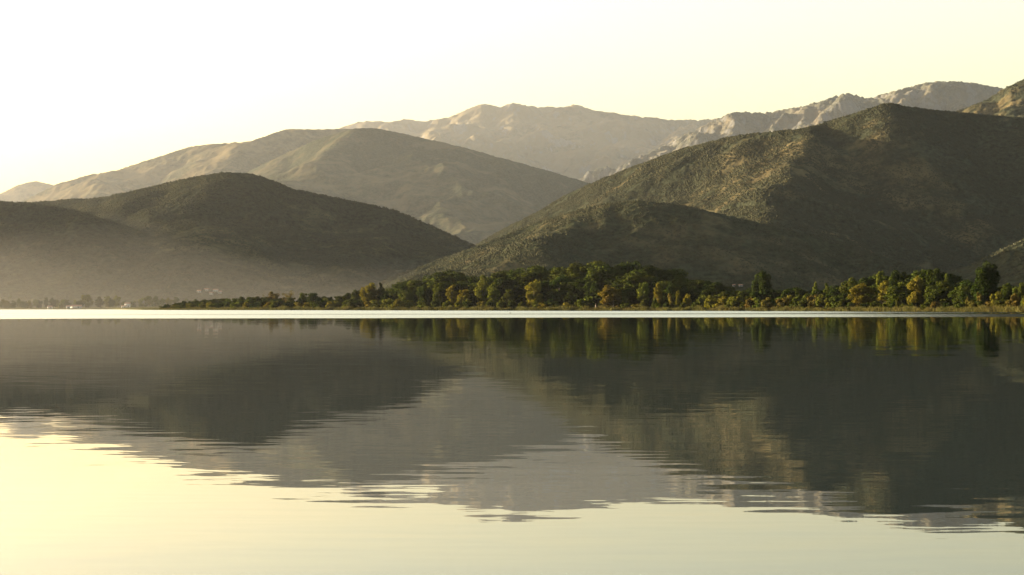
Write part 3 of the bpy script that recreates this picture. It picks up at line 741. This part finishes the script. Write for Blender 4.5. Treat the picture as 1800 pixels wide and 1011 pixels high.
def stake(px, D, h, label):
    x = (px - 900) / F * D
    V = []; Fc = []
    for i, (z, rr) in enumerate(((-1, .10), (h * .6, .09), (h, .07), (h + .05, .02))):
        for j in range(8): a = j * math.pi / 4; V.append((rr * math.cos(a), rr * math.sin(a), z))
    for i in range(3):
        for j in range(8): Fc.append((i * 8 + j, i * 8 + (j + 1) % 8, i * 8 + 8 + (j + 1) % 8, i * 8 + 8 + j))
    o = obj('stake', mesh_np('stake', V, Fc), M_wood); o.location = (x, D, 0)
    tag(o, label, 'stake')
stake(896.5, 520, .42, 'short wooden stake standing in the bright strip of water near the middle')
def pole(px, D, h):
    e = bpy.data.objects.new('utility_pole', None); link(e); e.location = ((px - 900) / F * D, D, .6)
    V = []; Fc = []
    for i, (z, rr) in enumerate(((-.3, .22), (h, .13))):
        for j in range(8): a = j * math.pi / 4; V.append((rr * math.cos(a), rr * math.sin(a), z))
    for j in range(8): Fc.append((j, (j + 1) % 8, 8 + (j + 1) % 8, 8 + j))
    obj('post', mesh_np('post', V, Fc), M_wood, e)
    V, Fc = join_boxes([(0, .24, h - .9, 2.2, .16, .2)]); obj('crossarm', mesh_np('crossarm', V, Fc, False), M_wood, e)
    V, Fc = join_boxes([(0, -.3, h - 2.2, .8, .5, .9)]); obj('transformer', mesh_np('transformer', V, Fc, False), M_wood, e)
    tag(e, 'dark utility pole with crossarm above the bushes of the left spit', 'pole')
pole(452, 1440, 10.0)

# ------------------------------------------------------------------ air
def volume_mat(name, density, col, aniso):
    m, nt = new_mat(name); N = NT(nt)
    v = N.n('ShaderNodeVolumePrincipled'); v.inputs['Density'].default_value = density; v.inputs['Color'].default_value = (*col, 1); v.inputs['Anisotropy'].default_value = aniso
    out = N.n('ShaderNodeOutputMaterial'); N.l(v.outputs[0], out.inputs['Volume']); return m
V, Fc = join_boxes([(0, 16200, -6, 34000, 34200, 3100)])
hz = obj('haze', mesh_np('haze', V, Fc, False), volume_mat('haze_air', 1.1e-5, (.60, .62, .65), .75)); tag(hz, 'thin haze in the air over the lake and mountains', None, None, 'stuff')
hz.data.materials[0].cycles.volume_sampling = 'MULTIPLE_IMPORTANCE' if hasattr(hz.data.materials[0].cycles, 'volume_sampling') else None
# low wedge of mist over the far shore, thickest at the foot of the left hills
# closed sheet of mist whose top climbs smoothly away from the lake and thins out towards the right
NY, NX = 30, 40
Vm = []; top_i = {}; bot_i = {}
for a in range(NY + 1):
    y = 1480 + (3300 - 1480) * a / NY
    for b in range(NX + 1):
        u = -.62 + .98 * b / NX
        fd = min(1, max(0, (.16 - u) / .52)); fd = .34 + .66 * fd * fd * (3 - 2 * fd)
        zt = -.5 + 165 * (a / NY) ** 1.35 * fd * (1 + .10 * math.sin(u * 23) + .07 * math.sin(u * 51 + a * .2))
        x = u * y
        top_i[a, b] = len(Vm); Vm.append((x, y, zt)); bot_i[a, b] = len(Vm); Vm.append((x, y, -1.0))
Fm = []
for a in range(NY):
    for b in range(NX):
        Fm.append((top_i[a, b], top_i[a, b + 1], top_i[a + 1, b + 1], top_i[a + 1, b])); Fm.append((bot_i[a, b], bot_i[a + 1, b], bot_i[a + 1, b + 1], bot_i[a, b + 1]))
for b in range(NX):
    Fm.append((top_i[0, b], bot_i[0, b], bot_i[0, b + 1], top_i[0, b + 1])); Fm.append((top_i[NY, b], top_i[NY, b + 1], bot_i[NY, b + 1], bot_i[NY, b]))
for a in range(NY):
    Fm.append((top_i[a, 0], top_i[a + 1, 0], bot_i[a + 1, 0], bot_i[a, 0])); Fm.append((top_i[a, NX], bot_i[a, NX], bot_i[a + 1, NX], top_i[a + 1, NX]))
me = bpy.data.meshes.new('mist'); me.from_pydata(Vm, [], Fm)
bm = bmesh.new(); bm.from_mesh(me); bmesh.ops.recalc_face_normals(bm, faces=bm.faces); bm.to_mesh(me); bm.free(); me.update()
ms = obj('mist', me, volume_mat('ground_mist', 0.62e-4, (.92, .90, .84), .75)); tag(ms, 'low mist lying over the far left shore', None, None, 'stuff')

# ------------------------------------------------------------------ light, sky, camera
SUN_AZ = -66.0   # degrees, measured from the viewing direction towards the right (so: far to the left)
SUN_EL = 6.0
sd = bpy.data.lights.new('sun', 'SUN'); sd.energy = 5.0; sd.angle = R(.55); sd.color = (1.0, .82, .57)
so = bpy.data.objects.new('sun', sd); link(so)
to_sun = (math.sin(R(SUN_AZ)) * math.cos(R(SUN_EL)), math.cos(R(SUN_AZ)) * math.cos(R(SUN_EL)), math.sin(R(SUN_EL)))
from mathutils import Vector
so.rotation_euler = Vector(to_sun).to_track_quat('Z', 'Y').to_euler()
wd_ = bpy.data.worlds.new('World'); scene.world = wd_; wd_.use_nodes = True
nt = wd_.node_tree; nt.nodes.clear()
sk = nt.nodes.new('ShaderNodeTexSky'); sk.sky_type = 'NISHITA'; sk.sun_disc = False; sk.sun_elevation = R(SUN_EL); sk.sun_rotation = R(SUN_AZ)
sk.air_density = 1.0; sk.dust_density = 3.5; sk.ozone_density = 0.4; sk.altitude = 0
bg = nt.nodes.new('ShaderNodeBackground'); bg.inputs[1].default_value = .055
wo = nt.nodes.new('ShaderNodeOutputWorld'); nt.links.new(sk.outputs[0], bg.inputs[0]); nt.links.new(bg.outputs[0], wo.inputs[0])

cd = bpy.data.cameras.new('camera'); cd.sensor_width = 36; cd.lens = F / 1800 * 36; cd.shift_y = (HORIZON - 505.5) / 1800; cd.clip_start = .3; cd.clip_end = 80000
co = bpy.data.objects.new('camera', cd); link(co); co.location = (0, 0, CAM_H); co.rotation_euler = (R(90), 0, 0); scene.camera = co

scene.view_settings.view_transform = 'Standard'; scene.view_settings.look = 'None'; scene.view_settings.exposure = 3.5; scene.view_settings.gamma = 1.0
scene.cycles.use_denoising = True
try: scene.cycles.denoiser = 'OPENIMAGEDENOISE'
except Exception: pass
scene.cycles.max_bounces = 5; scene.cycles.diffuse_bounces = 2; scene.cycles.glossy_bounces = 3; scene.cycles.volume_bounces = 0; scene.cycles.transparent_max_bounces = 8
scene.cycles.use_adaptive_sampling = True; scene.cycles.adaptive_threshold = .01
